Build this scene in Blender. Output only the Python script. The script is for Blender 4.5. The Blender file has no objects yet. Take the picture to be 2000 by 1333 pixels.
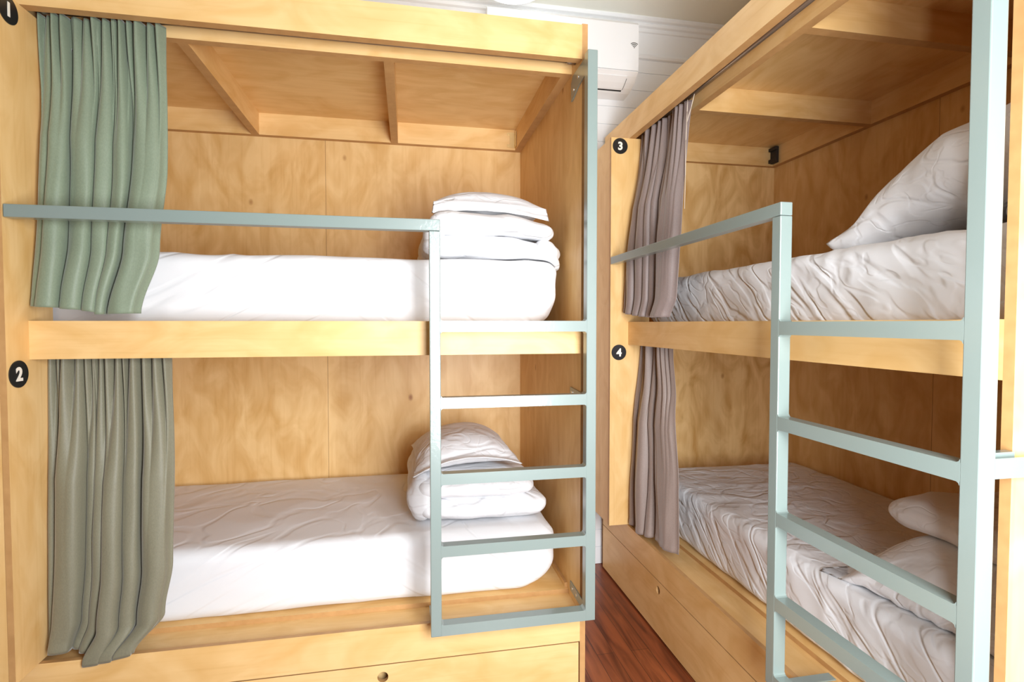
import bpy, bmesh, math, random
from mathutils import Vector, Matrix, noise
from math import sin, cos, pi

scene = bpy.context.scene
COL = scene.collection
random.seed(7)

# ------------------------------------------------------------------ camera
F_PX, YAW, PITCH, ZC = 1054.2767, 0.1911, 0.0324, 1.5323
cam_data = bpy.data.cameras.new('camera')
cam_data.sensor_fit = 'HORIZONTAL'
cam_data.sensor_width = 36.0
cam_data.lens = 36.0 * F_PX / 2000.0
cam_data.clip_start = 0.05
cam = bpy.data.objects.new('camera', cam_data)
COL.objects.link(cam)
_f = Vector((sin(YAW) * cos(PITCH), cos(YAW) * cos(PITCH), -sin(PITCH)))
_r = Vector((cos(YAW), -sin(YAW), 0))
_u = _r.cross(_f)
cam.matrix_world = Matrix(((_r.x, _u.x, -_f.x, 0), (_r.y, _u.y, -_f.y, 0), (_r.z, _u.z, -_f.z, ZC), (0, 0, 0, 1)))
scene.camera = cam

# ------------------------------------------------------------------ light and exposure
vs = scene.view_settings
vs.view_transform = 'Standard'
vs.look = 'None'
vs.gamma = 1.0
vs.use_curve_mapping = False
vs.exposure = 1.10
world = bpy.data.worlds.new('world')
scene.world = world
world.use_nodes = True
world.node_tree.nodes['Background'].inputs[0].default_value = (0.75, 0.87, 1.0, 1)
world.node_tree.nodes['Background'].inputs[1].default_value = 0.25
scene.cycles.max_bounces = 12
scene.cycles.diffuse_bounces = 8

WIN = (0.15, 1.00, 0.60, 2.30)       # daylight window behind the camera: x0, x1, z0, z1
WIN_Y = -0.22
ld = bpy.data.lights.new('window_daylight', 'AREA')
ld.shape = 'RECTANGLE'
ld.size = WIN[1] - WIN[0] - 0.1
ld.size_y = WIN[3] - WIN[2] - 0.1
ld.energy = 60.0
ld.color = (0.93, 0.965, 1.0)
lo = bpy.data.objects.new('window_daylight', ld)
lo.location = ((WIN[0] + WIN[1]) / 2, WIN_Y - 0.03, (WIN[2] + WIN[3]) / 2)
lo.rotation_euler = (pi / 2, 0, 0)     # -Z of the lamp points along +Y, into the room
COL.objects.link(lo)

# ------------------------------------------------------------------ dimensions read off the photograph
D = 2.0            # front plane of the left bunk
XP = -1.196        # inner face of the left column
XR = 1.191         # front plane of the right bunk
YR = 2.793         # inner face of the right column
Z_RT, Z_GAP = 0.414, 0.280
Z_MB0, Z_MB1 = 1.4164, 1.541
Z_FB, Z_FT = 2.54, 2.668
BACK = 1.15
HEAD = -0.354
Y_WALL = 3.23
Z_CEIL = 3.43


# ------------------------------------------------------------------ materials
def new_mat(name):
    m = bpy.data.materials.new(name)
    m.use_nodes = True
    nt = m.node_tree
    b = nt.nodes['Principled BSDF']
    return m, nt, b


def N(nt, kind, **kw):
    n = nt.nodes.new(kind)
    for k, v in kw.items():
        setattr(n, k, v)
    return n


def ramp(nt, stops):
    r = N(nt, 'ShaderNodeValToRGB')
    e = r.color_ramp.elements
    while len(e) < len(stops):
        e.new(0.5)
    for i, (p, c) in enumerate(stops):
        e[i].position = p
        e[i].color = (c[0], c[1], c[2], 1)
    return r


def mixrgb(nt, mode, fac, a, b):
    n = N(nt, 'ShaderNodeMix', data_type='RGBA', blend_type=mode)
    if isinstance(fac, (int, float)):
        n.inputs[0].default_value = fac
    else:
        nt.links.new(fac, n.inputs[0])
    for s, i in ((a, 6), (b, 7)):
        if isinstance(s, tuple):
            n.inputs[i].default_value = (s[0], s[1], s[2], 1)
        else:
            nt.links.new(s, n.inputs[i])
    return n.outputs[2]


def ply_mat(name, grain, light=(0.81, 0.550, 0.250), dark=(0.71, 0.435, 0.160), seed=0.0, knots=True, seam=None):
    m, nt, b = new_mat(name)
    tc = N(nt, 'ShaderNodeTexCoord')
    mp = N(nt, 'ShaderNodeMapping')
    mp.inputs['Location'].default_value = (seed, seed * 1.7, seed * 0.6)
    sc = [9.0, 9.0, 9.0]
    sc[grain] = 0.9
    mp.inputs['Scale'].default_value = sc
    nt.links.new(tc.outputs['Object'], mp.inputs['Vector'])
    n1 = N(nt, 'ShaderNodeTexNoise')
    n1.inputs['Scale'].default_value = 1.4
    n1.inputs['Detail'].default_value = 5
    n1.inputs['Distortion'].default_value = 1.1
    nt.links.new(mp.outputs[0], n1.inputs['Vector'])
    # large soft blotches of figured birch
    mp2 = N(nt, 'ShaderNodeMapping')
    sc2 = [3.2, 3.2, 3.2]
    sc2[grain] = 1.5
    mp2.inputs['Scale'].default_value = sc2
    mp2.inputs['Location'].default_value = (seed * 2, seed, seed * 3)
    nt.links.new(tc.outputs['Object'], mp2.inputs['Vector'])
    n2 = N(nt, 'ShaderNodeTexNoise')
    n2.inputs['Scale'].default_value = 2.0
    n2.inputs['Detail'].default_value = 3
    n2.inputs['Distortion'].default_value = 1.6
    nt.links.new(mp2.outputs[0], n2.inputs['Vector'])
    r1 = ramp(nt, [(0.30, dark), (0.62, light)])
    nt.links.new(n2.outputs[0], r1.inputs[0])
    r2 = ramp(nt, [(0.30, (0.90, 0.85, 0.76)), (0.60, (1, 1, 1))])
    nt.links.new(n1.outputs[0], r2.inputs[0])
    c = mixrgb(nt, 'MULTIPLY', 0.55, r1.outputs[0], r2.outputs[0])
    # thin dark grain streaks
    mp3 = N(nt, 'ShaderNodeMapping')
    sc3 = [70.0, 70.0, 70.0]
    sc3[grain] = 2.5
    mp3.inputs['Scale'].default_value = sc3
    nt.links.new(tc.outputs['Object'], mp3.inputs['Vector'])
    n3 = N(nt, 'ShaderNodeTexNoise')
    n3.inputs['Scale'].default_value = 1.0
    n3.inputs['Detail'].default_value = 2
    nt.links.new(mp3.outputs[0], n3.inputs['Vector'])
    r3 = ramp(nt, [(0.28, (0.88, 0.80, 0.68)), (0.46, (1, 1, 1))])
    nt.links.new(n3.outputs[0], r3.inputs[0])
    c = mixrgb(nt, 'MULTIPLY', 0.4, c, r3.outputs[0])
    if knots:
        v = N(nt, 'ShaderNodeTexVoronoi')
        v.inputs['Scale'].default_value = 1.0
        mp4 = N(nt, 'ShaderNodeMapping')
        sc4 = [3.4, 3.4, 3.4]
        sc4[grain] = 2.2
        mp4.inputs['Scale'].default_value = sc4
        mp4.inputs['Location'].default_value = (seed * 5 + 0.3, seed * 2 + 0.1, seed)
        nt.links.new(tc.outputs['Object'], mp4.inputs['Vector'])
        nt.links.new(mp4.outputs[0], v.inputs['Vector'])
        r4 = ramp(nt, [(0.018, (0.45, 0.26, 0.12)), (0.055, (1, 1, 1))])
        nt.links.new(v.outputs['Distance'], r4.inputs[0])
        c = mixrgb(nt, 'MULTIPLY', 0.9, c, r4.outputs[0])
    if seam is not None:
        # butt joint between two sheets of plywood, a thin dark line across object x
        sx = N(nt, 'ShaderNodeSeparateXYZ')
        nt.links.new(tc.outputs['Object'], sx.inputs[0])
        a = N(nt, 'ShaderNodeMath', operation='SUBTRACT')
        nt.links.new(sx.outputs[0], a.inputs[0])
        a.inputs[1].default_value = seam
        ab = N(nt, 'ShaderNodeMath', operation='ABSOLUTE')
        nt.links.new(a.outputs[0], ab.inputs[0])
        lt = N(nt, 'ShaderNodeMath', operation='LESS_THAN')
        nt.links.new(ab.outputs[0], lt.inputs[0])
        lt.inputs[1].default_value = 0.0012
        c = mixrgb(nt, 'MIX', lt.outputs[0], c, (0.32, 0.17, 0.06))
    nt.links.new(c, b.inputs['Base Color'])
    b.inputs['Roughness'].default_value = 0.42
    b.inputs['Specular IOR Level'].default_value = 0.4
    bp = N(nt, 'ShaderNodeBump')
    bp.inputs['Strength'].default_value = 0.04
    bp.inputs['Distance'].default_value = 0.002
    nt.links.new(n3.outputs[0], bp.inputs['Height'])
    nt.links.new(bp.outputs[0], b.inputs['Normal'])
    return m


def edge_mat():
    m, nt, b = new_mat('plywood_edge')
    tc = N(nt, 'ShaderNodeTexCoord')
    n = N(nt, 'ShaderNodeTexNoise')
    n.inputs['Scale'].default_value = 25
    nt.links.new(tc.outputs['Object'], n.inputs['Vector'])
    r = ramp(nt, [(0.3, (0.47, 0.255, 0.095)), (0.7, (0.54, 0.305, 0.120))])
    nt.links.new(n.outputs[0], r.inputs[0])
    nt.links.new(r.outputs[0], b.inputs['Base Color'])
    b.inputs['Roughness'].default_value = 0.5
    return m


def plain(name, col, rough=0.5, metal=0.0, emit=None, es=1.0, coat=0.0, noise_amt=0.0, nscale=20):
    m, nt, b = new_mat(name)
    b.inputs['Base Color'].default_value = (col[0], col[1], col[2], 1)
    b.inputs['Roughness'].default_value = rough
    b.inputs['Metallic'].default_value = metal
    b.inputs['Coat Weight'].default_value = coat
    if noise_amt:
        tc = N(nt, 'ShaderNodeTexCoord')
        n = N(nt, 'ShaderNodeTexNoise')
        n.inputs['Scale'].default_value = nscale
        n.inputs['Detail'].default_value = 3
        nt.links.new(tc.outputs['Object'], n.inputs['Vector'])
        d = tuple(x * (1 - noise_amt) for x in col)
        r = ramp(nt, [(0.35, d), (0.65, col)])
        nt.links.new(n.outputs[0], r.inputs[0])
        nt.links.new(r.outputs[0], b.inputs['Base Color'])
    if emit:
        b.inputs['Emission Color'].default_value = (emit[0], emit[1], emit[2], 1)
        b.inputs['Emission Strength'].default_value = es
    return m


def sheet_mat(name, layers, col=(0.74, 0.74, 0.755), line=0.10, strength=0.5, split=None, dist=0.012):
    """cotton: layers of thin crease lines, each (scale, stretch, rotation, weight); split=(axis, position, width)
    fades from the first layer to the second along an object axis"""
    m, nt, b = new_mat(name)
    tc = N(nt, 'ShaderNodeTexCoord')
    outs = []
    for k, (sc, st, rot, wgt) in enumerate(layers):
        # rotate first, then stretch, so the creases run along a diagonal
        r_ = N(nt, 'ShaderNodeMapping')
        r_.inputs['Rotation'].default_value = rot
        nt.links.new(tc.outputs['Object'], r_.inputs['Vector'])
        mp = N(nt, 'ShaderNodeMapping')
        mp.inputs['Scale'].default_value = st
        mp.inputs['Location'].default_value = (1.7 * k, 0.6 * k, 2.3 * k)
        nt.links.new(r_.outputs[0], mp.inputs['Vector'])
        n = N(nt, 'ShaderNodeTexNoise')
        n.inputs['Scale'].default_value = sc
        n.inputs['Detail'].default_value = 1.5
        n.inputs['Distortion'].default_value = 0.5
        nt.links.new(mp.outputs[0], n.inputs['Vector'])
        a = N(nt, 'ShaderNodeMath', operation='SUBTRACT')
        nt.links.new(n.outputs[0], a.inputs[0])
        a.inputs[1].default_value = 0.5
        ab = N(nt, 'ShaderNodeMath', operation='ABSOLUTE')
        nt.links.new(a.outputs[0], ab.inputs[0])
        mr = N(nt, 'ShaderNodeMapRange', interpolation_type='SMOOTHERSTEP')
        mr.inputs['From Min'].default_value = 0.0
        mr.inputs['From Max'].default_value = line
        mr.inputs['To Min'].default_value = 0.0
        mr.inputs['To Max'].default_value = 0.45 * wgt
        nt.links.new(ab.outputs[0], mr.inputs['Value'])
        ad = N(nt, 'ShaderNodeMath', operation='MULTIPLY_ADD')      # soft swell between the lines
        nt.links.new(n.outputs[0], ad.inputs[0])
        ad.inputs[1].default_value = 1.1 * wgt
        nt.links.new(mr.outputs[0], ad.inputs[2])
        outs.append(ad.outputs[0])
    if split:
        sx = N(nt, 'ShaderNodeSeparateXYZ')
        nt.links.new(tc.outputs['Object'], sx.inputs[0])
        f = N(nt, 'ShaderNodeMapRange', interpolation_type='SMOOTHSTEP')
        f.inputs['From Min'].default_value = split[1] - split[2]
        f.inputs['From Max'].default_value = split[1] + split[2]
        nt.links.new(sx.outputs[split[0]], f.inputs['Value'])
        mx = N(nt, 'ShaderNodeMix', data_type='FLOAT')
        nt.links.new(f.outputs[0], mx.inputs[0])
        nt.links.new(outs[0], mx.inputs[2])
        nt.links.new(outs[1], mx.inputs[3])
        h = mx.outputs[0]
    else:
        h = outs[0]
        for o_ in outs[1:]:
            ad = N(nt, 'ShaderNodeMath', operation='ADD')
            nt.links.new(h, ad.inputs[0])
            nt.links.new(o_, ad.inputs[1])
            h = ad.outputs[0]
    bp = N(nt, 'ShaderNodeBump')
    bp.inputs['Strength'].default_value = strength
    bp.inputs['Distance'].default_value = dist
    nt.links.new(h, bp.inputs['Height'])
    nt.links.new(bp.outputs[0], b.inputs['Normal'])
    b.inputs['Base Color'].default_value = (col[0], col[1], col[2], 1)
    b.inputs['Roughness'].default_value = 0.85
    b.inputs['Specular IOR Level'].default_value = 0.2
    b.inputs['Sheen Weight'].default_value = 0.15
    return m


def curtain_mat(name, col):
    m, nt, b = new_mat(name)
    tc = N(nt, 'ShaderNodeTexCoord')
    mp = N(nt, 'ShaderNodeMapping')
    mp.inputs['Scale'].default_value = (1, 1, 0.35)
    nt.links.new(tc.outputs['Object'], mp.inputs['Vector'])
    n = N(nt, 'ShaderNodeTexNoise')
    n.inputs['Scale'].default_value = 420
    n.inputs['Detail'].default_value = 1
    nt.links.new(mp.outputs[0], n.inputs['Vector'])
    d = tuple(x * 0.90 for x in col)
    r = ramp(nt, [(0.35, d), (0.65, col)])
    nt.links.new(n.outputs[0], r.inputs[0])
    nt.links.new(r.outputs[0], b.inputs['Base Color'])
    b.inputs['Roughness'].default_value = 0.52
    b.inputs['Specular IOR Level'].default_value = 0.38
    b.inputs['Sheen Weight'].default_value = 0.35
    b.inputs['Sheen Roughness'].default_value = 0.4
    bp = N(nt, 'ShaderNodeBump')
    bp.inputs['Strength'].default_value = 0.1
    bp.inputs['Distance'].default_value = 0.001
    nt.links.new(n.outputs[0], bp.inputs['Height'])
    nt.links.new(bp.outputs[0], b.inputs['Normal'])
    return m


def floor_mat():
    m, nt, b = new_mat('jarrah_boards')
    tc = N(nt, 'ShaderNodeTexCoord')
    br = N(nt, 'ShaderNodeTexBrick')
    br.offset = 0.37
    mp0 = N(nt, 'ShaderNodeMapping')
    mp0.inputs['Rotation'].default_value = (0, 0, pi / 2)
    nt.links.new(tc.outputs['Object'], mp0.inputs['Vector'])
    nt.links.new(mp0.outputs[0], br.inputs['Vector'])
    br.inputs['Scale'].default_value = 1.0
    br.inputs['Brick Width'].default_value = 1.7
    br.inputs['Row Height'].default_value = 0.085
    br.inputs['Mortar Size'].default_value = 0.0012
    br.inputs['Color1'].default_value = (0.20, 0.045, 0.014, 1)
    br.inputs['Color2'].default_value = (0.30, 0.085, 0.028, 1)
    br.inputs['Mortar'].default_value = (0.03, 0.008, 0.004, 1)
    mp = N(nt, 'ShaderNodeMapping')
    mp.inputs['Scale'].default_value = (22, 2.2, 1)
    nt.links.new(tc.outputs['Object'], mp.inputs['Vector'])
    n = N(nt, 'ShaderNodeTexNoise')
    n.inputs['Scale'].default_value = 1.2
    n.inputs['Detail'].default_value = 6
    n.inputs['Distortion'].default_value = 0.8
    nt.links.new(mp.outputs[0], n.inputs['Vector'])
    r = ramp(nt, [(0.30, (0.35, 0.25, 0.2)), (0.55, (1, 1, 1)), (0.75, (1.3, 1.35, 1.3))])
    nt.links.new(n.outputs[0], r.inputs[0])
    c = mixrgb(nt, 'MULTIPLY', 1.0, br.outputs[0], r.outputs[0])
    nt.links.new(c, b.inputs['Base Color'])
    b.inputs['Roughness'].default_value = 0.32
    return m


PLY = {0: ply_mat('birch_plywood_grain_x', 0, seed=1.3), 1: ply_mat('birch_plywood_grain_y', 1, seed=2.9), 2: ply_mat('birch_plywood_grain_z', 2, seed=4.1)}
PLY_BACK = ply_mat('birch_plywood_back', 2, seed=6.7, seam=0.757, light=(0.83, 0.565, 0.258), dark=(0.68, 0.405, 0.140))
PLY_HEAD = ply_mat('birch_plywood_figured', 2, seed=8.3, light=(0.86, 0.59, 0.27), dark=(0.62, 0.35, 0.110))
PLY_EDGE = edge_mat()
STEEL = plain('sage_grey_powder_coat', (0.215, 0.270, 0.252), rough=0.34, coat=0.6)
_b = STEEL.node_tree.nodes['Principled BSDF']
_b.inputs['Coat Roughness'].default_value = 0.12
_tc = N(STEEL.node_tree, 'ShaderNodeTexCoord')
_n = N(STEEL.node_tree, 'ShaderNodeTexNoise')
_n.inputs['Scale'].default_value = 90
STEEL.node_tree.links.new(_tc.outputs['Object'], _n.inputs['Vector'])
_bp = N(STEEL.node_tree, 'ShaderNodeBump')
_bp.inputs['Strength'].default_value = 0.12
_bp.inputs['Distance'].default_value = 0.004
STEEL.node_tree.links.new(_n.outputs[0], _bp.inputs['Height'])
STEEL.node_tree.links.new(_bp.outputs[0], _b.inputs['Coat Normal'])
CHROME = plain('brushed_steel', (0.42, 0.36, 0.30), rough=0.32, metal=0.9)
SCREW = plain('bright_screw', (0.85, 0.85, 0.82), rough=0.25, metal=0.9)
BRASS = plain('brass_zinc_plate', (0.75, 0.58, 0.28), rough=0.35, metal=0.8)
BLACK = plain('black_plastic', (0.012, 0.012, 0.013), rough=0.35)
DARK = plain('dark_bracket', (0.02, 0.016, 0.014), rough=0.6)
CREAM = plain('cream_numeral', (0.85, 0.80, 0.70), rough=0.5)
WHITE = plain('white_paint', (0.84, 0.85, 0.86), rough=0.5, noise_amt=0.03, nscale=3)
DADO = plain('tan_paint', (0.27, 0.21, 0.15), rough=0.6, noise_amt=0.04, nscale=3)
CEILM = plain('ceiling_paint', (0.86, 0.85, 0.77), rough=0.7, noise_amt=0.03, nscale=2)
ACW = plain('white_plastic', (0.82, 0.83, 0.84), rough=0.35)
GREY = plain('dark_grey_print', (0.12, 0.12, 0.11), rough=0.6)
LAMPM = plain('lit_opal_glass', (0.9, 0.9, 0.9), rough=0.3, emit=(0.95, 0.97, 1.0), es=1.6)
SHEET = sheet_mat('white_sheet', [(6.0, (0.16, 0.6, 1.6), (0, 0.45, 0), 1.0), (6.0, (0.16, 0.6, 1.6), (0, -0.62, 0), 1.0)], line=0.07, strength=0.42, split=(0, -0.25, 0.25))
SHEET_R = sheet_mat('white_sheet_rumpled', [(7.0, (0.8, 0.28, 1.5), (-0.75, 0, 0), 1.0), (13.0, (0.9, 0.5, 1.1), (-0.5, 0, 0.3), 0.35)], line=0.08, strength=0.75)
LINEN = sheet_mat('white_cotton', [(7.0, (0.5, 0.8, 1.2), (0, 0.15, 0.2), 1.0), (15.0, (0.6, 0.9, 1.0), (0, -0.3, 0.5), 0.3)], line=0.06, strength=0.6)
FLOORM = floor_mat()


# ------------------------------------------------------------------ mesh helpers
def bbox(bm, x0, x1, y0, y1, z0, z1, bev=0.0, edges=True):
    """axis-aligned board; faces on the thin sides take material slot 1 (plywood edge)"""
    vs_ = [bm.verts.new((x, y, z)) for x in (x0, x1) for y in (y0, y1) for z in (z0, z1)]
    idx = [(0, 1, 3, 2), (4, 6, 7, 5), (0, 4, 5, 1), (2, 3, 7, 6), (0, 2, 6, 4), (1, 5, 7, 3)]
    d = (abs(x1 - x0), abs(y1 - y0), abs(z1 - z0))
    t = d.index(min(d))
    fs = []
    for k, f in enumerate(idx):
        face = bm.faces.new([vs_[i] for i in f])
        if edges and k // 2 != t:
            face.material_index = 1
        fs.append(face)
    bmesh.ops.recalc_face_normals(bm, faces=fs)
    if bev > 0:
        es = list({e for f in fs for e in f.edges})
        bmesh.ops.bevel(bm, geom=es, offset=bev, segments=2, profile=0.5, affect='EDGES', clamp_overlap=True)


def tube(bm, p0, p1, r, seg=20, r2=None):
    p0, p1 = Vector(p0), Vector(p1)
    d = p1 - p0
    q = d.to_track_quat('Z', 'Y').to_matrix().to_4x4()
    q.translation = (p0 + p1) / 2
    bmesh.ops.create_cone(bm, cap_ends=True, segments=seg, radius1=r, radius2=r if r2 is None else r2, depth=d.length, matrix=q)


def prism(bm, pts, axis, a0, a1):
    """extrude a closed 2D outline along an axis (0,1,2); pts are the other two coordinates in order"""
    def mk(a, p):
        c = [0, 0, 0]
        o = [i for i in range(3) if i != axis]
        c[axis] = a
        c[o[0]], c[o[1]] = p
        return bm.verts.new(c)
    A = [mk(a0, p) for p in pts]
    B = [mk(a1, p) for p in pts]
    fs = [bm.faces.new(A), bm.faces.new(B[::-1])]
    n = len(pts)
    for i in range(n):
        fs.append(bm.faces.new((A[i], B[i], B[(i + 1) % n], A[(i + 1) % n])))
    bmesh.ops.recalc_face_normals(bm, faces=fs)


def link(name, bm, mats, parent=None, smooth=False):
    me = bpy.data.meshes.new(name)
    bm.to_mesh(me)
    bm.free()
    for m in (mats if isinstance(mats, (list, tuple)) else [mats]):
        me.materials.append(m)
    if smooth:
        for p in me.polygons:
            p.use_smooth = True
    o = bpy.data.objects.new(name, me)
    COL.objects.link(o)
    if parent:
        o.parent = parent
    return o


def tag(o, label, cat, group=None):
    o['label'] = label
    o['category'] = cat
    if group:
        o['group'] = group
    return o


def empty(name, loc, rz=0.0):
    o = bpy.data.objects.new(name, None)
    o.empty_display_size = 0.1
    o.location = loc
    o.rotation_euler = (0, 0, rz)
    COL.objects.link(o)
    return o


def struct(name, bm, mats, smooth=False, parent=None):
    o = link(name, bm, mats, parent, smooth)
    o['kind'] = 'structure'
    return o


def board(name, parent, x0, x1, y0, y1, z0, z1, grain=None, mat=None, bev=0.0012):
    bm = bmesh.new()
    bbox(bm, x0, x1, y0, y1, z0, z1)
    d = [x1 - x0, y1 - y0, z1 - z0]
    g = d.index(max(d)) if grain is None else grain
    return link(name, bm, [mat or PLY[g], PLY_EDGE], parent)


# ------------------------------------------------------------------ the room
X0, X1, YF = -1.72, 2.50, WIN_Y
bm = bmesh.new(); bbox(bm, X0 - 0.1, X1 + 0.1, YF - 0.1, Y_WALL + 0.1, -0.06, 0.0, edges=False); struct('floor', bm, FLOORM)
bm = bmesh.new(); bbox(bm, X0 - 0.1, X1 + 0.1, YF - 0.1, Y_WALL + 0.1, Z_CEIL, Z_CEIL + 0.08, edges=False); struct('ceiling', bm, CEILM)
bm = bmesh.new()
pitch = 0.111
z = 0.0
k = 0
while z < 3.18:                       # horizontal lining boards with a narrow groove between them
    z1 = min(z + pitch, 3.19)
    bbox(bm, X0, X1, Y_WALL, Y_WALL + 0.02, z + 0.0018, z1 - 0.0018, edges=False)
    z = z1
bbox(bm, X0, X1, Y_WALL + 0.006, Y_WALL + 0.09, 0.0, Z_CEIL, edges=False)
bbox(bm, X0, X1, Y_WALL, Y_WALL + 0.01, 3.19, Z_CEIL, edges=False)
struct('wall_back', bm, WHITE)
bm = bmesh.new(); bbox(bm, X0 - 0.08, X0, YF, Y_WALL + 0.05, 0, Z_CEIL, edges=False); struct('wall_left', bm, DADO)
bm = bmesh.new(); bbox(bm, X1, X1 + 0.08, YF, Y_WALL + 0.05, 0, Z_CEIL, edges=False); struct('wall_right', bm, DADO)
bm = bmesh.new()
bbox(bm, X0, WIN[0], YF - 0.1, YF, 0, Z_CEIL, edges=False)
bbox(bm, WIN[1], X1, YF - 0.1, YF, 0, Z_CEIL, edges=False)
bbox(bm, WIN[0], WIN[1], YF - 0.1, YF, 0, WIN[2], edges=False)
bbox(bm, WIN[0], WIN[1], YF - 0.1, YF, WIN[3], Z_CEIL, edges=False)
struct('wall_front', bm, DADO)
bm = bmesh.new()
bbox(bm, WIN[0], WIN[0] + 0.05, YF - 0.09, YF - 0.005, WIN[2], WIN[3], edges=False)
bbox(bm, WIN[1] - 0.05, WIN[1], YF - 0.09, YF - 0.005, WIN[2], WIN[3], edges=False)
bbox(bm, WIN[0] + 0.05, WIN[1] - 0.05, YF - 0.09, YF - 0.005, WIN[2], WIN[2] + 0.05, edges=False)
bbox(bm, WIN[0] + 0.05, WIN[1] - 0.05, YF - 0.09, YF - 0.005, WIN[3] - 0.05, WIN[3], edges=False)
struct('window_1', bm, WHITE)
# picture rail and cornice on the back wall
bm = bmesh.new()
prism(bm, [(Y_WALL, 3.192), (Y_WALL - 0.012, 3.195), (Y_WALL - 0.016, 3.208), (Y_WALL - 0.012, 3.221), (Y_WALL, 3.226)], 0, X0, X1)
struct('trim_1', bm, WHITE)
bm = bmesh.new()
prism(bm, [(Y_WALL, 3.355), (Y_WALL - 0.012, 3.358), (Y_WALL - 0.014, 3.378), (Y_WALL - 0.028, 3.384), (Y_WALL - 0.034, 3.398),
           (Y_WALL - 0.030, 3.404), (Y_WALL - 0.048, 3.410), (Y_WALL - 0.058, 3.422), (Y_WALL - 0.056, Z_CEIL), (Y_WALL, Z_CEIL)], 0, X0, X1)
struct('trim_2', bm, WHITE)


# ------------------------------------------------------------------ number badge
def text_mesh(body, size, depth, offset):
    cu = bpy.data.curves.new('numeral_outline', 'FONT')
    cu.body = body
    cu.size = size
    cu.extrude = depth
    cu.offset = offset
    cu.align_x = 'CENTER'
    cu.align_y = 'CENTER'
    tmp = bpy.data.objects.new('numeral_outline', cu)
    COL.objects.link(tmp)
    dg = bpy.context.evaluated_depsgraph_get()
    dg.update()
    me = bpy.data.meshes.new_from_object(tmp.evaluated_get(dg))
    bpy.data.objects.remove(tmp)
    bpy.data.curves.remove(cu)
    xs = [v.co.x for v in me.vertices]; ys = [v.co.y for v in me.vertices]
    cx, cy = (min(xs) + max(xs)) / 2, (min(ys) + max(ys)) / 2
    for v in me.vertices:
        v.co.x -= cx; v.co.y -= cy
    return me


def badge(root, digit, v, z):
    bm = bmesh.new()
    tube(bm, (0, v, z), (0.003, v, z), 0.0425, seg=48)
    b = link('number_badge', bm, BLACK, root)
    b['label'] = 'round black badge with number ' + digit
    me = text_mesh(digit, 0.058, 0.0006, 0.0022)
    M = Matrix(((0, 0, 1, 0.0036), (1, 0, 0, v), (0, 1, 0, z), (0, 0, 0, 1)))
    me.transform(M)
    me.name = 'numeral'
    me.materials.clear()
    me.materials.append(CREAM)
    n = bpy.data.objects.new('numeral', me)
    COL.objects.link(n)
    n.parent = b
    n['label'] = 'cream numeral ' + digit


# ------------------------------------------------------------------ bunk bed (local x runs along the bed from the column, y goes in from the front, z up)
def holed_panel(name, parent, x0, x1, z0, z1, y0, y1, hx, hz, hr, mat):
    """drawer front with a round finger hole cut right through"""
    bm = bmesh.new()
    n = 32
    ring = [(hx + hr * cos(2 * pi * k / n), hz + hr * sin(2 * pi * k / n)) for k in range(n)]
    s = hr * 1.25
    sq = []
    for k in range(n):
        a = 2 * pi * k / n
        m_ = max(abs(cos(a)), abs(sin(a)))
        sq.append((hx + s * cos(a) / m_, hz + s * sin(a) / m_))
    fs = []
    for y, flip in ((y0, False), (y1, True)):
        R = [bm.verts.new((p[0], y, p[1])) for p in ring]
        S = [bm.verts.new((p[0], y, p[1])) for p in sq]
        for k in range(n):
            fs.append(bm.faces.new((R[k], R[(k + 1) % n], S[(k + 1) % n], S[k])))
        c = [bm.verts.new(p) for p in ((x0, y, z0), (x1, y, z0), (x1, y, z1), (x0, y, z1))]
        k45 = n // 8
        i = {'tr': k45, 'tl': 3 * k45, 'bl': 5 * k45, 'br': 7 * k45}
        fs.append(bm.faces.new([c[1], c[2]] + [S[j % n] for j in range(i['tr'], i['br'] - n - 1, -1)]))
        fs.append(bm.faces.new([c[2], c[3]] + [S[j % n] for j in range(i['tl'], i['tr'] - 1, -1)]))
        fs.append(bm.faces.new([c[3], c[0]] + [S[j % n] for j in range(i['bl'], i['tl'] - 1, -1)]))
        fs.append(bm.faces.new([c[0], c[1]] + [S[j % n] for j in range(i['br'], i['bl'] - 1, -1)]))
        if y == y0:
            R0, c0 = R, c
        else:
            for k in range(n):
                f = bm.faces.new((R0[k], R0[(k + 1) % n], R[(k + 1) % n], R[k])); f.material_index = 1; fs.append(f)
            for k in range(4):
                f = bm.faces.new((c0[k], c0[(k + 1) % 4], c[(k + 1) % 4], c[k])); f.material_index = 1; fs.append(f)
    bmesh.ops.recalc_face_normals(bm, faces=bm.faces[:])
    return link(name, bm, [mat, PLY_EDGE], parent)


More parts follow.
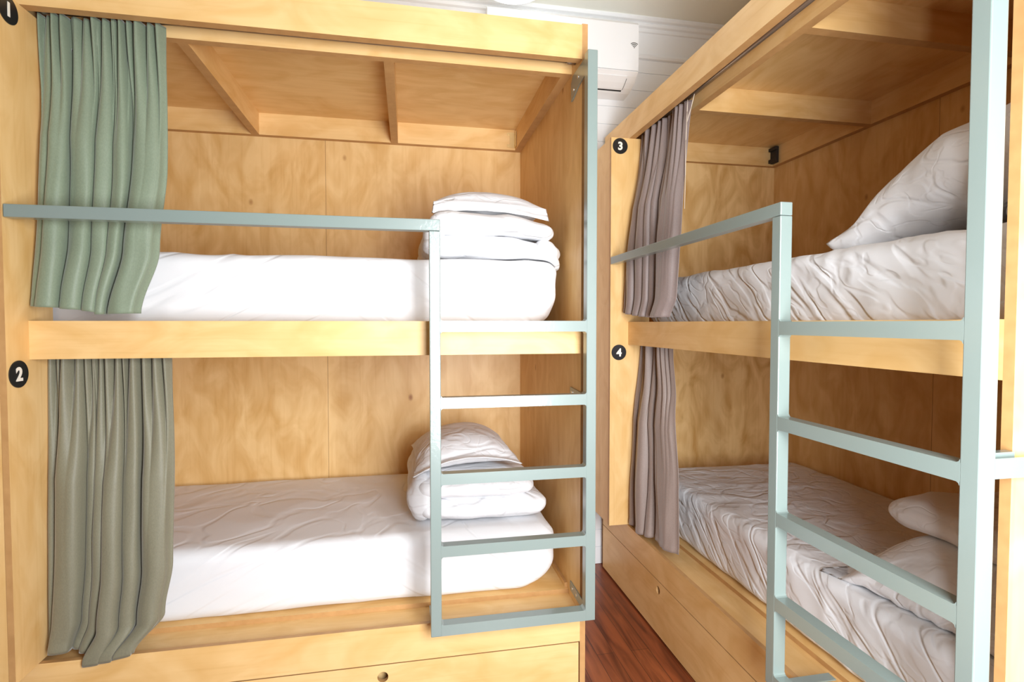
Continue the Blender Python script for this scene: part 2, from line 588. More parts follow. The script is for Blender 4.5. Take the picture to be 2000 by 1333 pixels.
def make_bunk(loc, rz, L, label, digits, st1, st2, rungs, hole, group):
    root = empty('bunk_bed', loc, rz)
    tag(root, label, 'bunk bed', group)
    T = 0.018
    E = L + 0.022
    # carcass
    board('back_panel', root, HEAD - T, E, BACK, BACK + T, 0.0, 2.673, mat=PLY_BACK)
    board('foot_panel', root, L, E, 0.0, BACK, 0.0, Z_FT + 0.004, grain=2)
    board('head_panel', root, HEAD - T, HEAD, 0.125, BACK, 0.0, 2.655, mat=PLY_HEAD)
    board('top_panel', root, HEAD - T, L, 0.036, BACK, 2.655, 2.673, grain=0)
    bm = bmesh.new()
    bbox(bm, HEAD - T, L, 0.0, 0.018, Z_FB, Z_FT)
    bbox(bm, HEAD - T, L, 0.018, 0.036, Z_FB, Z_FT)
    link('fascia', bm, [PLY[0], PLY_EDGE], root)
    # ceiling frame
    board('front_frame_board', root, HEAD, L, 0.130, 0.166, Z_FB, 2.655)
    board('back_frame_board', root, HEAD, L, BACK - 0.036, BACK, Z_FB, 2.655)
    for x in (HEAD, 0.388, 1.112, L - 0.038):
        board('ceiling_divider', root, x, x + 0.038 - (0.0 if x != HEAD else 0.004), 0.166, BACK - 0.036, Z_FB, 2.655)
    # column with the number badges
    bm = bmesh.new()
    bbox(bm, -0.018, 0.0, -0.104, 0.123, Z_RT + 0.001, Z_FB - 0.001)
    bbox(bm, HEAD - T, -0.018, -0.101, -0.083, Z_RT + 0.001, Z_FB - 0.001)
    bbox(bm, HEAD - T, -0.018, 0.105, 0.123, Z_RT + 0.001, Z_FB - 0.001)
    bbox(bm, HEAD - T, HEAD, -0.083, 0.105, Z_RT + 0.001, Z_FB - 0.001)
    bbox(bm, HEAD, -0.018, -0.083, 0.105, Z_FB - 0.02, Z_FB - 0.002)
    bbox(bm, HEAD, -0.018, -0.083, 0.105, Z_RT + 0.002, Z_RT + 0.02)
    link('end_column', bm, [PLY[2], PLY_EDGE], root)
    badge(root, digits[0], -0.054, 2.494)
    badge(root, digits[1], -0.054, 1.374)
    # upper berth
    board('side_board', root, 0.0, L, 0.0, 0.018, Z_MB0, Z_MB1)
    bm = bmesh.new()
    bbox(bm, HEAD, L, 0.125, BACK, 1.496, 1.514)
    bbox(bm, 0.0, L, 0.018, 0.125, 1.496, 1.514)
    link('upper_platform', bm, [PLY[0], PLY_EDGE], root)
    # lower berth
    board('base_rail', root, HEAD - T, L, 0.0, 0.018, Z_GAP, Z_RT)
    board('ledge', root, HEAD, L, 0.018, 0.156, 0.378, 0.396)
    board('lower_platform', root, HEAD, L, 0.156, BACK, 0.396, 0.414)
    board('wall_batten', root, L - 0.012, L, 0.17, BACK, 0.414, 0.434)
    d = holed_panel('drawer', root, HEAD - T, L - 0.005, 0.012, Z_GAP - 0.004, 0.0, 0.018, hole[0], hole[1], 0.0195, PLY[0])
    bm = bmesh.new()
    bbox(bm, HEAD, L - 0.008, 0.06, 0.078, 0.02, Z_GAP - 0.03)
    link('drawer_box', bm, [PLY[0], PLY_EDGE], d)
    # curtain rods
    for zz in (2.572, 1.456):
        bm = bmesh.new()
        tube(bm, (0.002, 0.083, zz), (L - 0.002, 0.083, zz), 0.0125)
        rod = link('curtain_rod', bm, CHROME, root, True)
        for xx, s in ((0.0, 1), (L, -1)):
            bm = bmesh.new()
            tube(bm, (xx + s * 0.001, 0.083, zz), (xx + s * 0.035, 0.083, zz), 0.0165)
            link('rod_socket', bm, CHROME, rod, True)
    # corner bracket where the frame boards meet
    bm = bmesh.new()
    xb = L - 0.040 if digits[0] == '1' else HEAD + 0.036
    s = -1 if digits[0] == '1' else 1
    yb = BACK - 0.037
    if digits[0] == '1':
        bbox(bm, xb - 0.030, xb, yb - 0.003, yb, 2.552, 2.640, edges=False)
        bbox(bm, xb - 0.003, xb, yb - 0.040, yb - 0.003, 2.552, 2.640, edges=False)
        for zz in (2.563, 2.63):
            bbox(bm, xb - 0.045, xb - 0.030, yb - 0.003, yb, zz - 0.008, zz + 0.008, edges=False)
            tube(bm, (xb - 0.038, yb - 0.005, zz), (xb - 0.038, yb - 0.002, zz), 0.004, seg=10)
            tube(bm, (xb - 0.005, yb - 0.018, zz), (xb - 0.002, yb - 0.018, zz), 0.004, seg=10)
        link('corner_bracket', bm, BRASS, root)
    else:
        bbox(bm, xb, xb + 0.055, yb - 0.020, yb, 2.550, 2.650, bev=0.002, edges=False)
        bbox(bm, xb, xb + 0.070, yb - 0.034, yb - 0.020, 2.552, 2.575, bev=0.002, edges=False)
        bbox(bm, xb, xb + 0.070, yb - 0.034, yb - 0.020, 2.625, 2.645, bev=0.002, edges=False)
        link('corner_bracket', bm, DARK, root)
    # ladder with guard rail, welded square tube
    lad = bmesh.new()
    w = 0.038
    vf, vb = -0.106, -0.066
    bbox(lad, st2, st2 + w, vf, vb, 0.42, 2.525, bev=0.0025, edges=False)
    ladder = link('ladder', lad, STEEL, root)
    ladder['label'] = 'sage grey steel ladder with guard rail'
    bm = bmesh.new(); bbox(bm, st1, st1 + w, vf, vb, 0.42, 1.8525, bev=0.0025, edges=False); link('stile', bm, STEEL, ladder)
    bm = bmesh.new(); bbox(bm, 0.004, st1 + w, vf, vb, 1.8535, 1.893, bev=0.0025, edges=False); link('guard_rail', bm, STEEL, ladder)
    for zt in rungs:
        bm = bmesh.new()
        z0 = zt - 0.039
        bbox(bm, st1 + w - 0.001, st2 + 0.001, vf + 0.0002, vb - 0.0002, z0, zt, edges=False)
        r = 0.007            # small weld fillets where a rung meets a stile
        for xs, s in ((st1 + w, 1), (st2, -1)):
            for zz, t in ((zt, 1), (z0, -1)):
                if zt < 0.5 and t < 0:
                    continue
                pts = [(xs, zz), (xs + s * r, zz), (xs + s * r * 0.35, zz + t * r * 0.35), (xs, zz + t * r)]
                prism(bm, pts, 1, vf + 0.0004, vb - 0.0004)
        link('rung', bm, STEEL, ladder)
    # flat fixing plates screwed to the foot panel and the base
    def plate(pts, scr, zlev=None):
        bm = bmesh.new()
        prism(bm, pts, 0, L - 0.0045, L - 0.0005)
        p = link('fixing_plate', bm, STEEL, ladder)
        for (v, z_) in scr:
            bm = bmesh.new()
            tube(bm, (L - 0.0065, v, z_), (L - 0.004, v, z_), 0.006, seg=12)
            sc_ = link('screw', bm, SCREW, ladder)
    plate([(-0.07, 2.522), (0.105, 2.522), (0.128, 2.50), (0.128, 2.428), (0.110, 2.428), (0.03, 2.452), (-0.07, 2.46)], [(0.035, 2.487), (0.093, 2.462)])
    plate([(-0.07, 1.262), (-0.07, 1.226), (0.128, 1.238), (0.128, 1.272)], [(0.10, 1.252)])
    plate([(-0.07, 0.466), (-0.07, 0.43), (0.110, 0.43), (0.120, 0.438), (0.120, 0.466)], [(0.03, 0.449), (0.085, 0.449)])
    bm = bmesh.new(); bbox(bm, st1 + 0.003, st1 + 0.035, vb - 0.001, 0.118, 0.4155, 0.420, edges=False); link('fixing_plate', bm, STEEL, ladder)
    if digits[0] == '3':
        bm = bmesh.new()
        bbox(bm, st2 + w - 0.006, st2 + w - 0.0005, vb - 0.001, 0.135, 1.228, 1.268, edges=False)
        link('fixing_arm', bm, STEEL, ladder)
        bm = bmesh.new()
        bbox(bm, st2 + 0.006, st2 + 0.024, vb - 0.001, -0.002, 1.262, 1.276, edges=False)
        link('fixing_plate', bm, STEEL, ladder)
    return root


make_bunk((XP, D, 0), 0.0, 1.855, 'plywood bunk bed with black badges 1 and 2, drawer below, facing us', '12',
          1.271, 1.842, (1.542, 1.272, 1.002, 0.744, 0.460), (1.099, 0.231), 'built-in plywood bunk beds')
make_bunk((XR, YR, 0), -pi / 2, 1.905, 'plywood bunk bed with black badges 3 and 4, seen at an angle', '34',
          1.328, 1.909, (1.538, 1.253, 0.962, 0.704, 0.460), (0.384, 0.232), 'built-in plywood bunk beds')


def BL(u, v, z):
    return Vector((XP + u, D + v, z))


def BR(u, v, z):
    return Vector((XR + v, YR - u, z))


# ------------------------------------------------------------------ curtains
def interp(tab, t):
    if t <= tab[0][0]:
        return tab[0][1]
    for (a, va), (b, vb) in zip(tab, tab[1:]):
        if t <= b:
            k = (t - a) / (b - a)
            k = k * k * (3 - 2 * k)
            return va + (vb - va) * k
    return tab[-1][1]


def lin(tab, t):
    for (a, va), (b, vb) in zip(tab, tab[1:]):
        if t <= b:
            return va + (vb - va) * max(0.0, (t - a)) / (b - a)
    return tab[-1][1]


def make_curtain(name, T, mat, left, right, depth, bottom, ztop, cuts, ntop, amp, seed, label, vmin=-0.060, umin=0.006, front_from=None):
    """left/right: edge position u against t; depth: mean v against t; bottom: hem height against s;
    cuts: (s, weight) grooves between the broad pleats that reach the hem"""
    rnd = random.Random(seed)
    NS, NT = 260, 100
    ph = [rnd.uniform(0, 6.28) for _ in range(6)]
    # gathers at the heading: irregular narrow pleats
    tops = [0.0]
    while tops[-1] < 1:
        tops.append(tops[-1] + rnd.uniform(0.6, 1.5) / ntop)
    tops = [x / tops[-1] for x in tops]
    tamp = [rnd.uniform(0.45, 1.0) for _ in tops]
    grooves = [0.0] + [c[0] for c in cuts] + [1.0]
    bulge = [c[1] for c in cuts] + [0.8]
    drift = [rnd.uniform(-0.035, 0.035) for _ in grooves]
    bm = bmesh.new()
    rows = []

    def pleat(x, edges, amps, p):
        for k in range(len(edges) - 1):
            if x <= edges[k + 1] or k == len(edges) - 2:
                w = max(1e-4, edges[k + 1] - edges[k])
                q = min(1.0, max(0.0, (x - edges[k]) / w))
                return amps[k % len(amps)] * sin(pi * q) ** p, q
        return 0.0, 0.5

    for j in range(NT + 1):
        t = j / NT
        row = []
        g2 = [g + (drift[k] * sin(pi * t * 1.1) if 0 < k < len(grooves) - 1 else 0) for k, g in enumerate(grooves)]
        wt = max(0.0, 1 - t * 2.2) ** 1.6
        wb = min(1.0, 0.15 + t * 2.0)
        for i in range(NS + 1):
            s = i / NS
            a, q = pleat(s, g2, bulge, 0.55)
            c, _ = pleat(s + 0.006 * sin(8 * t + 9 * s), tops, tamp, 0.8)
            d = -(a * wb * 1.15 + c * (0.75 * wt + 0.10 * (1 - t)))
            d += 0.28 * noise.noise(Vector((s * 5 + seed, t * 1.6, seed))) * min(1, t * 2)
            d += 0.10 * noise.noise(Vector((s * 14 + seed, t * 4.0, seed + 3))) * min(1, t * 2)
            edge = min(1.0, min(s, 1 - s) * 16)
            ul, ur = interp(left, t), interp(right, t)
            # cloth rolls over the grooves so that a pleat partly hides its neighbour
            du = 0.020 * a * sin(2 * pi * q) * wb * edge
            u = ul + (ur - ul) * s - du * 0.7
            v = lin(depth, t) + (d + 0.55) * amp * (0.3 + 0.7 * edge)
            z_ = ztop + (lin(bottom, s) - ztop) * t
            if t > 0.97:
                v -= 0.002
            v = min(max(vmin, v), 0.118)
            if front_from is not None and z_ < 0.50:
                # the loose end of the cloth is pulled out over the base rail
                k = min(1.0, max(0.0, (s - front_from) / 0.04)) * min(1.0, (0.50 - z_) / 0.07)
                v = v * (1 - k) + min(v, -0.006 - 0.014 * (a + 0.2)) * k
                if z_ < 0.4185:
                    v = min(v, -0.003)
            u = max(umin + 0.002 * s, u)
            row.append(bm.verts.new(T(u, v, z_)))
        rows.append(row)
    for j in range(NT):
        for i in range(NS):
            bm.faces.new((rows[j][i], rows[j][i + 1], rows[j + 1][i + 1], rows[j + 1][i]))
    o = link(name, bm, mat, None, True)
    md = o.modifiers.new('cloth_thickness', 'SOLIDIFY')
    md.thickness = 0.0018
    md.offset = 0
    tag(o, label, 'curtain', 'bunk privacy curtains')
    return o


C1 = curtain_mat('satin_light_tint_sage', (0.215, 0.265, 0.185))  # all four curtains are one fabric; each berth's light is tinted into its colour
C2 = curtain_mat('satin_light_tint_olive', (0.215, 0.205, 0.140))
C3 = curtain_mat('satin_light_tint_mauve', (0.27, 0.215, 0.20))
C4 = curtain_mat('satin_light_tint_taupe', (0.30, 0.235, 0.205))
make_curtain('curtain', BL, C1, [(0, 0.004), (0.5, 0.02), (1, 0.006)], [(0, 0.385), (0.5, 0.392), (0.78, 0.372), (1, 0.318)],
             [(0, 0.075), (0.25, 0.065), (0.6, 0.035), (1, 0.010)], [(0, 1.588), (0.25, 1.583), (0.55, 1.572), (0.62, 1.562), (1, 1.566)], 2.5525,
             [(0.10, 0.7), (0.27, 1.0), (0.47, 0.9), (0.60, 0.8), (0.68, 0.7)], 15, 0.078, 3,
             'curtain with sage green light tint hanging in the upper berth beside badge 1')
make_curtain('curtain', BL, C2, [(0, 0.004), (0.5, 0.006), (1, 0.012)], [(0, 0.383), (0.4, 0.392), (0.72, 0.386), (0.9, 0.360), (1, 0.285)],
             [(0, 0.075), (0.25, 0.065), (0.6, 0.045), (0.85, 0.035), (1, 0.030)], [(0, 0.446), (0.30, 0.440), (0.36, 0.430), (0.44, 0.428), (0.50, 0.398), (0.8, 0.408), (1, 0.425)], 1.4370,
             [(0.05, 0.5), (0.28, 1.0), (0.36, 0.6), (0.45, 0.7), (0.62, 0.9), (0.75, 0.8)], 14, 0.076, 11,
             'curtain with olive grey light tint in the lower berth below badge 2', front_from=0.45)
CUR3 = make_curtain('curtain', BR, C3, [(0, 0.006), (1, 0.006)], [(0, 0.50), (0.3, 0.51), (0.7, 0.52), (0.9, 0.52), (1, 0.47)],
             [(0, 0.075), (0.3, 0.045), (0.7, 0.010), (1, -0.004)], [(0, 1.592), (0.3, 1.575), (0.6, 1.562), (1, 1.562)], 2.5525,
             [(0.11, 0.8), (0.26, 1.0), (0.42, 1.0), (0.52, 0.9), (0.60, 0.7)], 13, 0.080, 23,
             'curtain with mauve grey light tint in the upper berth beside badge 3')

make_curtain('curtain', BR, C4, [(0, 0.006), (1, 0.006)], [(0, 0.35), (0.3, 0.43), (0.7, 0.49), (1, 0.50)],
             [(0, 0.075), (0.3, 0.05), (0.7, 0.035), (1, 0.035)], [(0, 0.430), (0.35, 0.432), (0.5, 0.440), (0.55, 0.450), (1, 0.452)], 1.4370,
             [(0.12, 0.8), (0.22, 0.7), (0.42, 1.0), (0.52, 0.8)], 12, 0.072, 31,
             'curtain with taupe grey light tint in the lower berth below badge 4')


def cord(pts, r=0.0016):
    bm = bmesh.new()
    for p, q in zip(pts, pts[1:]):
        tube(bm, p, q, r, seg=8)
    return bm


CORDM = plain('cream_cord', (0.72, 0.62, 0.50), rough=0.8)
o = link('draw_cord', cord([BR(0.512, 0.060, 2.545), BR(0.516, 0.056, 2.49), BR(0.524, 0.050, 2.44), BR(0.522, 0.048, 2.36), BR(0.528, 0.044, 2.20), BR(0.531, 0.040, 2.05)]), CORDM, CUR3, True)
o['label'] = 'cream draw cord'
o = link('draw_cord', cord([BR(0.560, 0.066, 2.552), BR(0.545, 0.060, 2.50), BR(0.5255, 0.0505, 2.442)]), CORDM, CUR3, True)
o['label'] = 'cream draw cord'


# ------------------------------------------------------------------ bedding
def ball_box(n):
    """unit cube surface grid with n cells per edge"""
    bm = bmesh.new()
    bmesh.ops.create_cube(bm, size=2.0)
    bmesh.ops.subdivide_edges(bm, edges=bm.edges[:], cuts=n - 1, use_grid_fill=True)
    return bm


def ridge(p, s, seed=0.0):
    q = Vector((p[0] * s + seed, p[1] * s - seed, p[2] * s + seed * 0.5))
    q += 0.5 * Vector((noise.noise(q * 0.7), noise.noise(q * 0.7 + Vector((5, 1, 3))), noise.noise(q * 0.7 + Vector((2, 8, 1)))))
    return 1 - abs(noise.noise(q)) * 2.2


def grid_box(nx, ny, nz):
    """surface of [-1,1]^3 with different cell counts per axis, welded"""
    bm = bmesh.new()
    cache = {}

    def V(i, j, k):
        key = (i, j, k)
        if key not in cache:
            cache[key] = bm.verts.new((2 * i / nx - 1, 2 * j / ny - 1, 2 * k / nz - 1))
        return cache[key]
    for i in range(nx):
        for j in range(ny):
            for k in (0, nz):
                bm.faces.new((V(i, j, k), V(i + 1, j, k), V(i + 1, j + 1, k), V(i, j + 1, k)))
    for i in range(nx):
        for k in range(nz):
            for j in (0, ny):
                bm.faces.new((V(i, j, k), V(i + 1, j, k), V(i + 1, j, k + 1), V(i, j, k + 1)))
    for j in range(ny):
        for k in range(nz):
            for i in (0, nx):
                bm.faces.new((V(i, j, k), V(i, j + 1, k), V(i, j + 1, k + 1), V(i, j, k + 1)))
    bmesh.ops.recalc_face_normals(bm, faces=bm.faces[:])
    return bm


def rounded(c, half, r):
    """map a unit-cube surface point to a box with rounded edges of radius r"""
    p = Vector((c[0] * half[0], c[1] * half[1], c[2] * half[2]))
    inner = Vector([max(-(half[i] - r[i]), min(half[i] - r[i], p[i])) for i in range(3)])
    d = p - inner
    dn = Vector((d.x / r[0], d.y / r[1], d.z / r[2]))
    l = dn.length
    if l > 1e-9:
        m = max(abs(dn.x), abs(dn.y), abs(dn.z))
        dn = dn * (m / l)
        p = inner + Vector((dn.x * r[0], dn.y * r[1], dn.z * r[2]))
    return p


def make_mattress(T, u0, u1, v0, v1, z0, z1, mat, label, seed, crease, right_round=0.16, amp=0.004):
    nx, ny, nz = 150, 60, 26
    bm = grid_box(nx, ny, nz)
    half = ((u1 - u0) / 2, (v1 - v0) / 2, (z1 - z0) / 2)
    cen = Vector(((u0 + u1) / 2, (v0 + v1) / 2, (z0 + z1) / 2))
    for v in bm.verts:
        c = v.co.copy()
        p = rounded(c, half, (0.06, 0.05, 0.05))
        q = p + cen
        # the fitted sheet pulls the lower corners in
        low = max(0.0, -c.z)
        end = max(0.0, (abs(p.x) - (half[0] - right_round)) / right_round)
        p.x -= math.copysign(0.055 * low * low * end, p.x)
        if c.y < -0.5:
            p.y += 0.10 * low * low * end * end
        n = ridge((q.x * crease[0] + q.z * crease[1], q.y * 1.0, q.z * crease[2] - q.x * crease[1] * 0.4), 4.0, seed)
        soft = noise.noise(Vector((q.x * 2.2 + seed, q.y * 2.2, q.z * 2.2)))
        off = amp * (n - 0.5) * 1.2 + soft * amp * 1.6
        nrm = Vector((p.x / half[0] ** 1, p.y / half[1], p.z / half[2]))
        a = [abs(x) for x in nrm]
        k = a.index(max(a))
        d = Vector((0, 0, 0)); d[k] = math.copysign(1, nrm[k])
        p += d * off
        # wavy lower hem on the visible side
        if c.z < -0.999 or (c.y < -0.999 and c.z < -0.8):
            p.z += 0.010 * max(0, noise.noise(Vector((q.x * 3.1 + seed, 0.3, 1.1))))
        p += cen
        if p.z < z0 + 0.001:
            p.z = z0 + 0.001
        v.co = T(p.x, p.y, p.z)
    bmesh.ops.recalc_face_normals(bm, faces=bm.faces[:])
    o = link('mattress', bm, mat, None, True)
    tag(o, label, 'mattress', 'mattresses in white sheets')
    return o


MAT1 = make_mattress(BL, -0.20, 1.805, 0.135, 1.13, 1.515, 1.790, SHEET, 'mattress in white fitted sheet on the upper berth beside badge 1', 1.0, (1.0, 1.4, 2.2), amp=0.004)
MAT2 = make_mattress(BL, -0.20, 1.805, 0.164, 1.13, 0.415, 0.682, SHEET, 'mattress in white fitted sheet on the lower berth by badge 2', 5.0, (0.8, 0.5, 1.4), amp=0.003)
MAT3 = make_mattress(BR, -0.12, 1.872, 0.140, 1.13, 1.515, 1.770, SHEET_R, 'rumpled white sheeted mattress on the upper berth beside badge 3', 9.0, (1.6, 1.6, 1.5), amp=0.0045)
MAT4 = make_mattress(BR, -0.12, 1.872, 0.168, 1.13, 0.415, 0.690, SHEET_R, 'rumpled white sheeted mattress on the lower berth by badge 4', 13.0, (1.5, 1.0, 1.2), amp=0.0045)


def pillow_bm(a, b, h, seed, flange=0.05, wr=0.008, n=70, puff=0.62):
    """pillow in a flanged case, centred, long axis x; returns bmesh"""
    bm = bmesh.new()
    top, bot = [], []
    for j in range(n + 1):
        tr, br_ = [], []
        for i in range(n + 1):
            x = 2 * i / n - 1
            y = 2 * j / n - 1
            # outline: sides drawn in between the corners
            X = a * x * (1 - 0.055 * (1 - y * y) * abs(x))
            Y = b * y * (1 - 0.075 * (1 - x * x) * abs(y))
            fx = max(0.0, 1 - abs(x) ** 2.6)
            xx = x
            if flange and x < 0:          # open end of the case lies flat
                lim = 1 - flange / a
                xx = max(-1.0, x / lim)
                fx = max(0.0, 1 - abs(xx) ** 2.6)
            fy = max(0.0, 1 - abs(y) ** 2.4)
            th = h * (fx ** puff) * (fy ** puff)
            e = min(1.0, th / h * 3 + 0.12)
            q = Vector((X * 6 + seed, Y * 6, seed))
            w1 = wr * (noise.noise(q) * 0.9 + 0.6 * (ridge((X, Y, 0), 5.0, seed) - 0.5)) * e
            cr = max(abs(x), abs(y))
            pinch = 0.006 * sin(24 * math.atan2(Y, X) + seed) * (cr ** 6) * e
            tr.append(bm.verts.new((X, Y, th + w1 + pinch + 0.004)))
            if 0 < i < n and 0 < j < n:
                br_.append(bm.verts.new((X, Y, -th * 0.75 + w1 * 0.4 + pinch - 0.002)))
            else:
                br_.append(tr[-1])
        top.append(tr); bot.append(br_)
    for j in range(n):
        for i in range(n):
            bm.faces.new((top[j][i], top[j][i + 1], top[j + 1][i + 1], top[j + 1][i]))
            bm.faces.new((bot[j][i], bot[j + 1][i], bot[j + 1][i + 1], bot[j][i + 1]))
    return bm


def euler_m(loc, rx, ry, rz):
    from mathutils import Euler
    M = Euler((rx, ry, rz), 'XYZ').to_matrix().to_4x4()
    M.translation = loc
    return M


from mathutils.bvhtree import BVHTree


def drape(bm, supports, gap=0.0035):
    """push the cloth up wherever it would sink into what carries it, then lift until nothing touches"""
    trees = []
    for o in supports:
        trees.append(BVHTree.FromPolygons([v.co.copy() for v in o.data.vertices], [tuple(p.vertices) for p in o.data.polygons]))
    down = Vector((0, 0, -1))
    for v in bm.verts:
        for tr in trees:
            hit = tr.ray_cast(Vector((v.co.x, v.co.y, 3.0)), down)
            if hit[0] is not None and v.co.z < hit[0].z + gap:
                lift = hit[0].z + gap - v.co.z
                v.co.z += lift if lift < 0.25 else 0.0
    for _ in range(20):
        t = BVHTree.FromBMesh(bm)
        if not any(t.overlap(tr) for tr in trees):
            break
        for v in bm.verts:
            v.co.z += 0.002


def make_pillow(M, a, b, h, seed, label, supports, bend=None, flange=0.05, wr=0.008, puff=0.62):
    bm = pillow_bm(a, b, h, seed, flange, wr, 70, puff)
    for v in bm.verts:
        p = v.co
        if bend:
            p = bend(p)
        v.co = M @ p
    # the underside follows the support; keep the top a little above the underside
    drape(bm, supports)
    bmesh.ops.recalc_face_normals(bm, faces=bm.faces[:])
    o = link('pillow', bm, LINEN, None, True)
    tag(o, label, 'pillow', 'white pillows')
    return o


def slab(bm_out, cen, half, r, seed, amp, warp=None, n=(70, 46, 20)):
    """one puffy fold of a duvet"""
    bm = grid_box(*n)
    for v in bm.verts:
        c = v.co.copy()
        p = rounded(c, half, r)
        # a fold is plump in the middle and thins towards its rim
        p.z *= 0.72 + 0.28 * (1 - c.x ** 4) * (1 - 0.5 * c.y ** 4)
        q = p + Vector(cen)
        off = amp * (1.5 * noise.noise(Vector((q.x * 4.5 + seed, q.y * 4.5, q.z * 7)))
                     + 0.7 * noise.noise(Vector((q.x * 11 + seed, q.y * 11, q.z * 16)))
                     + 0.9 * (ridge(q, 4.2, seed) - 0.55))
        d = Vector((p.x / half[0] * 0.6, p.y / half[1] * 0.6, p.z / half[2]))
        if d.length > 0:
            d.normalize()
        p += d * off
        p += Vector(cen)
        if warp:
            p = warp(p)
        v.co = p
    me = bpy.data.meshes.new('fold')
    bm.to_mesh(me)
    bm.free()
    bm_out.from_mesh(me)
    bpy.data.meshes.remove(me)


def make_duvet(folds, label, supports):
    bm = bmesh.new()
    for f in folds:
        slab(bm, **f)
    drape(bm, supports)
    bmesh.ops.recalc_face_normals(bm, faces=bm.faces[:])
    o = link('duvet', bm, LINEN, None, True)
    tag(o, label, 'duvet', 'folded white duvets')
    return o


def step(x):
    x = max(0.0, min(1.0, x))
    return x * x * (3 - 2 * x)


# upper left berth: folded duvet with a pillow on top (world coordinates)
dv = make_duvet([
    dict(cen=(0.345, 2.53, 1.845), half=(0.285, 0.37, 0.058), r=(0.055, 0.07, 0.056), seed=2.0, amp=0.012,
         warp=lambda p: Vector((p.x, p.y, p.z - 0.050 * max(0, (p.x - 0.40) / 0.2) ** 2))),
    dict(cen=(0.350, 2.53, 1.933), half=(0.258, 0.37, 0.050), r=(0.048, 0.07, 0.048), seed=6.0, amp=0.013,
         warp=lambda p: Vector((p.x, p.y, p.z - 0.022 * max(0, (p.x - 0.38) / 0.2) ** 2))),
    dict(cen=(0.108, 2.54, 1.880), half=(0.050, 0.36, 0.086), r=(0.047, 0.07, 0.080), seed=8.0, amp=0.006, n=(16, 40, 24)),
    dict(cen=(0.575, 2.27, 1.830), half=(0.058, 0.11, 0.050), r=(0.055, 0.07, 0.048), seed=9.5, amp=0.014, n=(24, 24, 20)),
], 'folded white duvet under a pillow on the upper berth beside badge 1', [MAT1])
make_pillow(euler_m((0.345, 2.50, 2.035), 0.03, 0.0, pi / 2), 0.33, 0.245, 0.080, 3.3,
            'plump white pillow on top of the duvet, upper berth beside badge 1', [dv], flange=0.075,
            bend=lambda p: Vector((p.x + 0.6 * max(0, -p.x - 0.255), p.y, p.z - 0.22 * p.y * p.y - 0.75 * max(0, -p.x - 0.255))))

# lower left berth
dv = make_duvet([
    dict(cen=(0.315, 2.60, 0.742), half=(0.280, 0.36, 0.050), r=(0.048, 0.07, 0.048), seed=12.0, amp=0.010),
    dict(cen=(0.285, 2.60, 0.830), half=(0.262, 0.35, 0.048), r=(0.046, 0.07, 0.046), seed=16.0, amp=0.010),
    dict(cen=(0.052, 2.60, 0.790), half=(0.056, 0.35, 0.096), r=(0.054, 0.07, 0.092), seed=18.0, amp=0.006, n=(16, 40, 24)),
], 'folded white duvet under a pillow on the lower berth by badge 2', [MAT2])
make_pillow(euler_m((0.245, 2.57, 0.955), -0.08, 0.0, pi / 2), 0.31, 0.235, 0.082, 7.7,
            'plump white pillow on top of the duvet, lower berth by badge 2', [dv], flange=0.05,
            bend=lambda p: Vector((p.x, p.y, p.z - 0.9 * p.y * p.y)))

# right bunk, upper berth
dv = make_duvet([
    dict(cen=(1.82, 1.065, 1.838), half=(0.27, 0.135, 0.058), r=(0.056, 0.08, 0.056), seed=22.0, amp=0.010),
], 'white duvet bundled beneath the big pillow, upper berth by badge 3', [MAT3])
make_pillow(euler_m((1.69, 1.255, 1.975), 0.0, 0.0, -pi / 2), 0.355, 0.29, 0.155, 12.1,
            'large white pillow slumped over a duvet, upper berth by badge 3', [dv, MAT3], flange=0.0, wr=0.020, puff=0.46,
            bend=lambda p: Vector((p.x, p.y, p.z - 0.155 * step((-p.x + 0.06) / 0.40) + 0.04 * step(p.x / 0.3) - 0.02 * step((-p.y) / 0.3))))
# right bunk, lower berth
pl = make_pillow(euler_m((1.650, 1.265, 0.775), 0.0, 0.0, -pi / 2 + 0.06), 0.34, 0.25, 0.085, 19.0,
                 'white pillow with a flat hem on the lower berth by badge 4', [MAT4], flange=0.065, wr=0.010,
                 bend=lambda p: Vector((p.x, p.y, p.z - 0.05 * step((-p.x - 0.15) / 0.2) - 0.06 * step(-p.y / 0.25))))
make_duvet([
    dict(cen=(1.865, 1.245, 0.905), half=(0.29, 0.31, 0.058), r=(0.055, 0.07, 0.056), seed=32.0, amp=0.010),
], 'folded white duvet lying on a pillow, lower berth by badge 4', [pl, MAT4])


# ------------------------------------------------------------------ air conditioner on the back wall
ac = empty('air_conditioner', (0.887, Y_WALL, 2.925))
tag(ac, 'white wall air conditioner high on the back wall between the bunks', 'air conditioner')
def acy(pts):
    return [(-(d), h) for d, h in pts]
prof = [(0.002, 0.0), (0.03, 0.0), (0.09, 0.003), (0.135, 0.016), (0.170, 0.034), (0.205, 0.057), (0.226, 0.076)]
bm = bmesh.new()
prism(bm, acy(prof + [(0.226, 0.079), (0.002, 0.079)]), 0, -0.445, 0.445)
link('lower_shell', bm, ACW, ac)
bm = bmesh.new()
prism(bm, acy([(0.022, 0.0815), (0.228, 0.0815), (0.230, 0.12), (0.230, 0.345), (0.215, 0.362), (0.022, 0.362)]), 0, -0.445, 0.445)
link('front_panel', bm, ACW, ac)
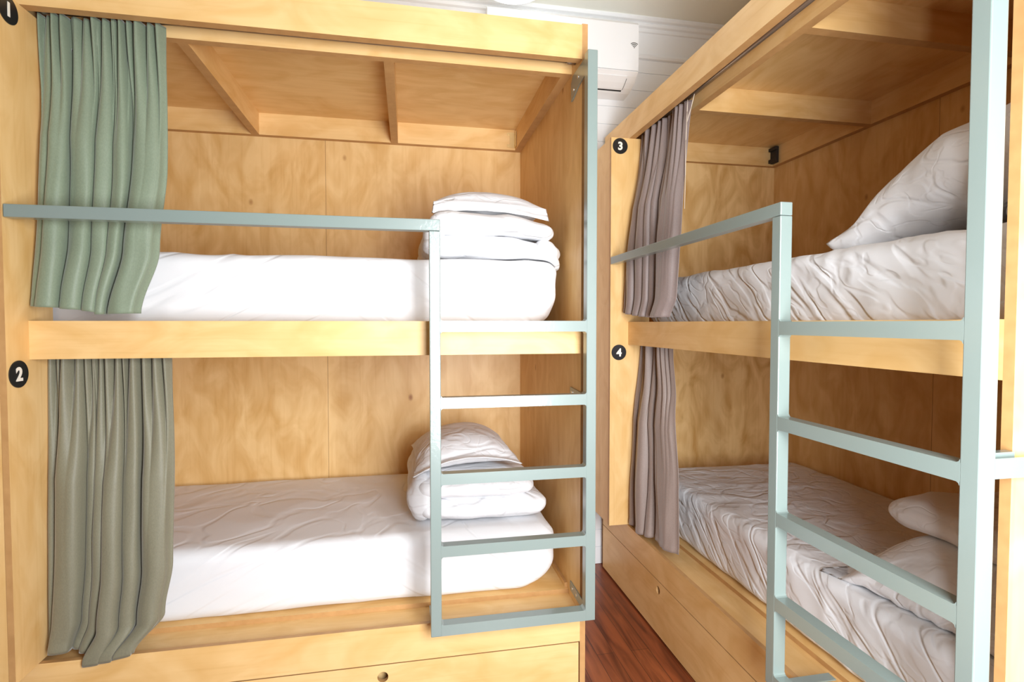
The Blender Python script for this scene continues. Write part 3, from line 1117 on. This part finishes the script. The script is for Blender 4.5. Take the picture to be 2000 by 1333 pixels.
# outlet flap following the curve, with a dark slot along its lower edge and round its corner
def offs(pts, e):
    out = []
    for k, (d, h) in enumerate(pts):
        p0 = Vector(pts[max(0, k - 1)]); p1 = Vector(pts[min(len(pts) - 1, k + 1)])
        t = (p1 - p0).normalized()
        out.append((d + t.y * e, h - t.x * e))
    return out
fl = [(0.122, 0.0125), (0.135, 0.016), (0.170, 0.034), (0.205, 0.057)]
bm = bmesh.new()
o_, i_ = offs(fl, 0.0035), offs(fl, -0.004)
prism(bm, acy(o_ + i_[::-1]), 0, -0.385, 0.385)
link('outlet_flap', bm, ACW, ac)
bm = bmesh.new()
sl = [(0.108, 0.008), (0.122, 0.0125)]
prism(bm, acy(offs(sl, 0.0012) + offs(sl, -0.004)[::-1]), 0, -0.385, 0.385)
sl = [(0.122, 0.0125), (0.135, 0.016), (0.170, 0.034), (0.192, 0.0485)]
for x0 in (-0.389, 0.3855):
    prism(bm, acy(offs(sl, 0.0012) + offs(sl, -0.004)[::-1]), 0, x0, x0 + 0.0035)
link('outlet_slot', bm, BLACK, ac)
# wireless symbol printed on the front panel
bm = bmesh.new()
cx, cz = 0.418, 0.208
yy = -0.2306
def arc(r0, r1, a0=pi / 4 + 0.05, a1=3 * pi / 4 - 0.05, n=10):
    vs2 = []
    for k in range(n + 1):
        a = a0 + (a1 - a0) * k / n
        vs2.append((bm.verts.new((cx + r0 * cos(a), yy, cz + r0 * sin(a))), bm.verts.new((cx + r1 * cos(a), yy, cz + r1 * sin(a)))))
    for (p, q), (r_, s_) in zip(vs2, vs2[1:]):
        bm.faces.new((p, q, s_, r_))
arc(0.000001, 0.007)
arc(0.011, 0.016)
arc(0.020, 0.025)
arc(0.029, 0.034)
ret = bmesh.ops.extrude_face_region(bm, geom=bm.faces[:])
bmesh.ops.translate(bm, verts=[g for g in ret['geom'] if isinstance(g, bmesh.types.BMVert)], vec=(0, 0.0006, 0))
bmesh.ops.recalc_face_normals(bm, faces=bm.faces[:])
link('wireless_symbol', bm, GREY, ac)

# ------------------------------------------------------------------ ceiling light
lamp = empty('ceiling_light', (0.545, 2.75, Z_CEIL))
tag(lamp, 'round white glowing ceiling light at the top edge above the left bunk', 'ceiling light')
bm = bmesh.new()
tube(bm, (0, 0, -0.1195), (0, 0, -0.0005), 0.17, seg=48)
link('base_plate', bm, ACW, lamp)
bm = bmesh.new()
bmesh.ops.create_uvsphere(bm, u_segments=48, v_segments=24, radius=0.20)
bmesh.ops.delete(bm, geom=[v for v in bm.verts if v.co.z > 0.001], context='VERTS')
for v in bm.verts:
    v.co.z = v.co.z * 0.5 - 0.120
link('opal_diffuser', bm, LAMPM, lamp, True)
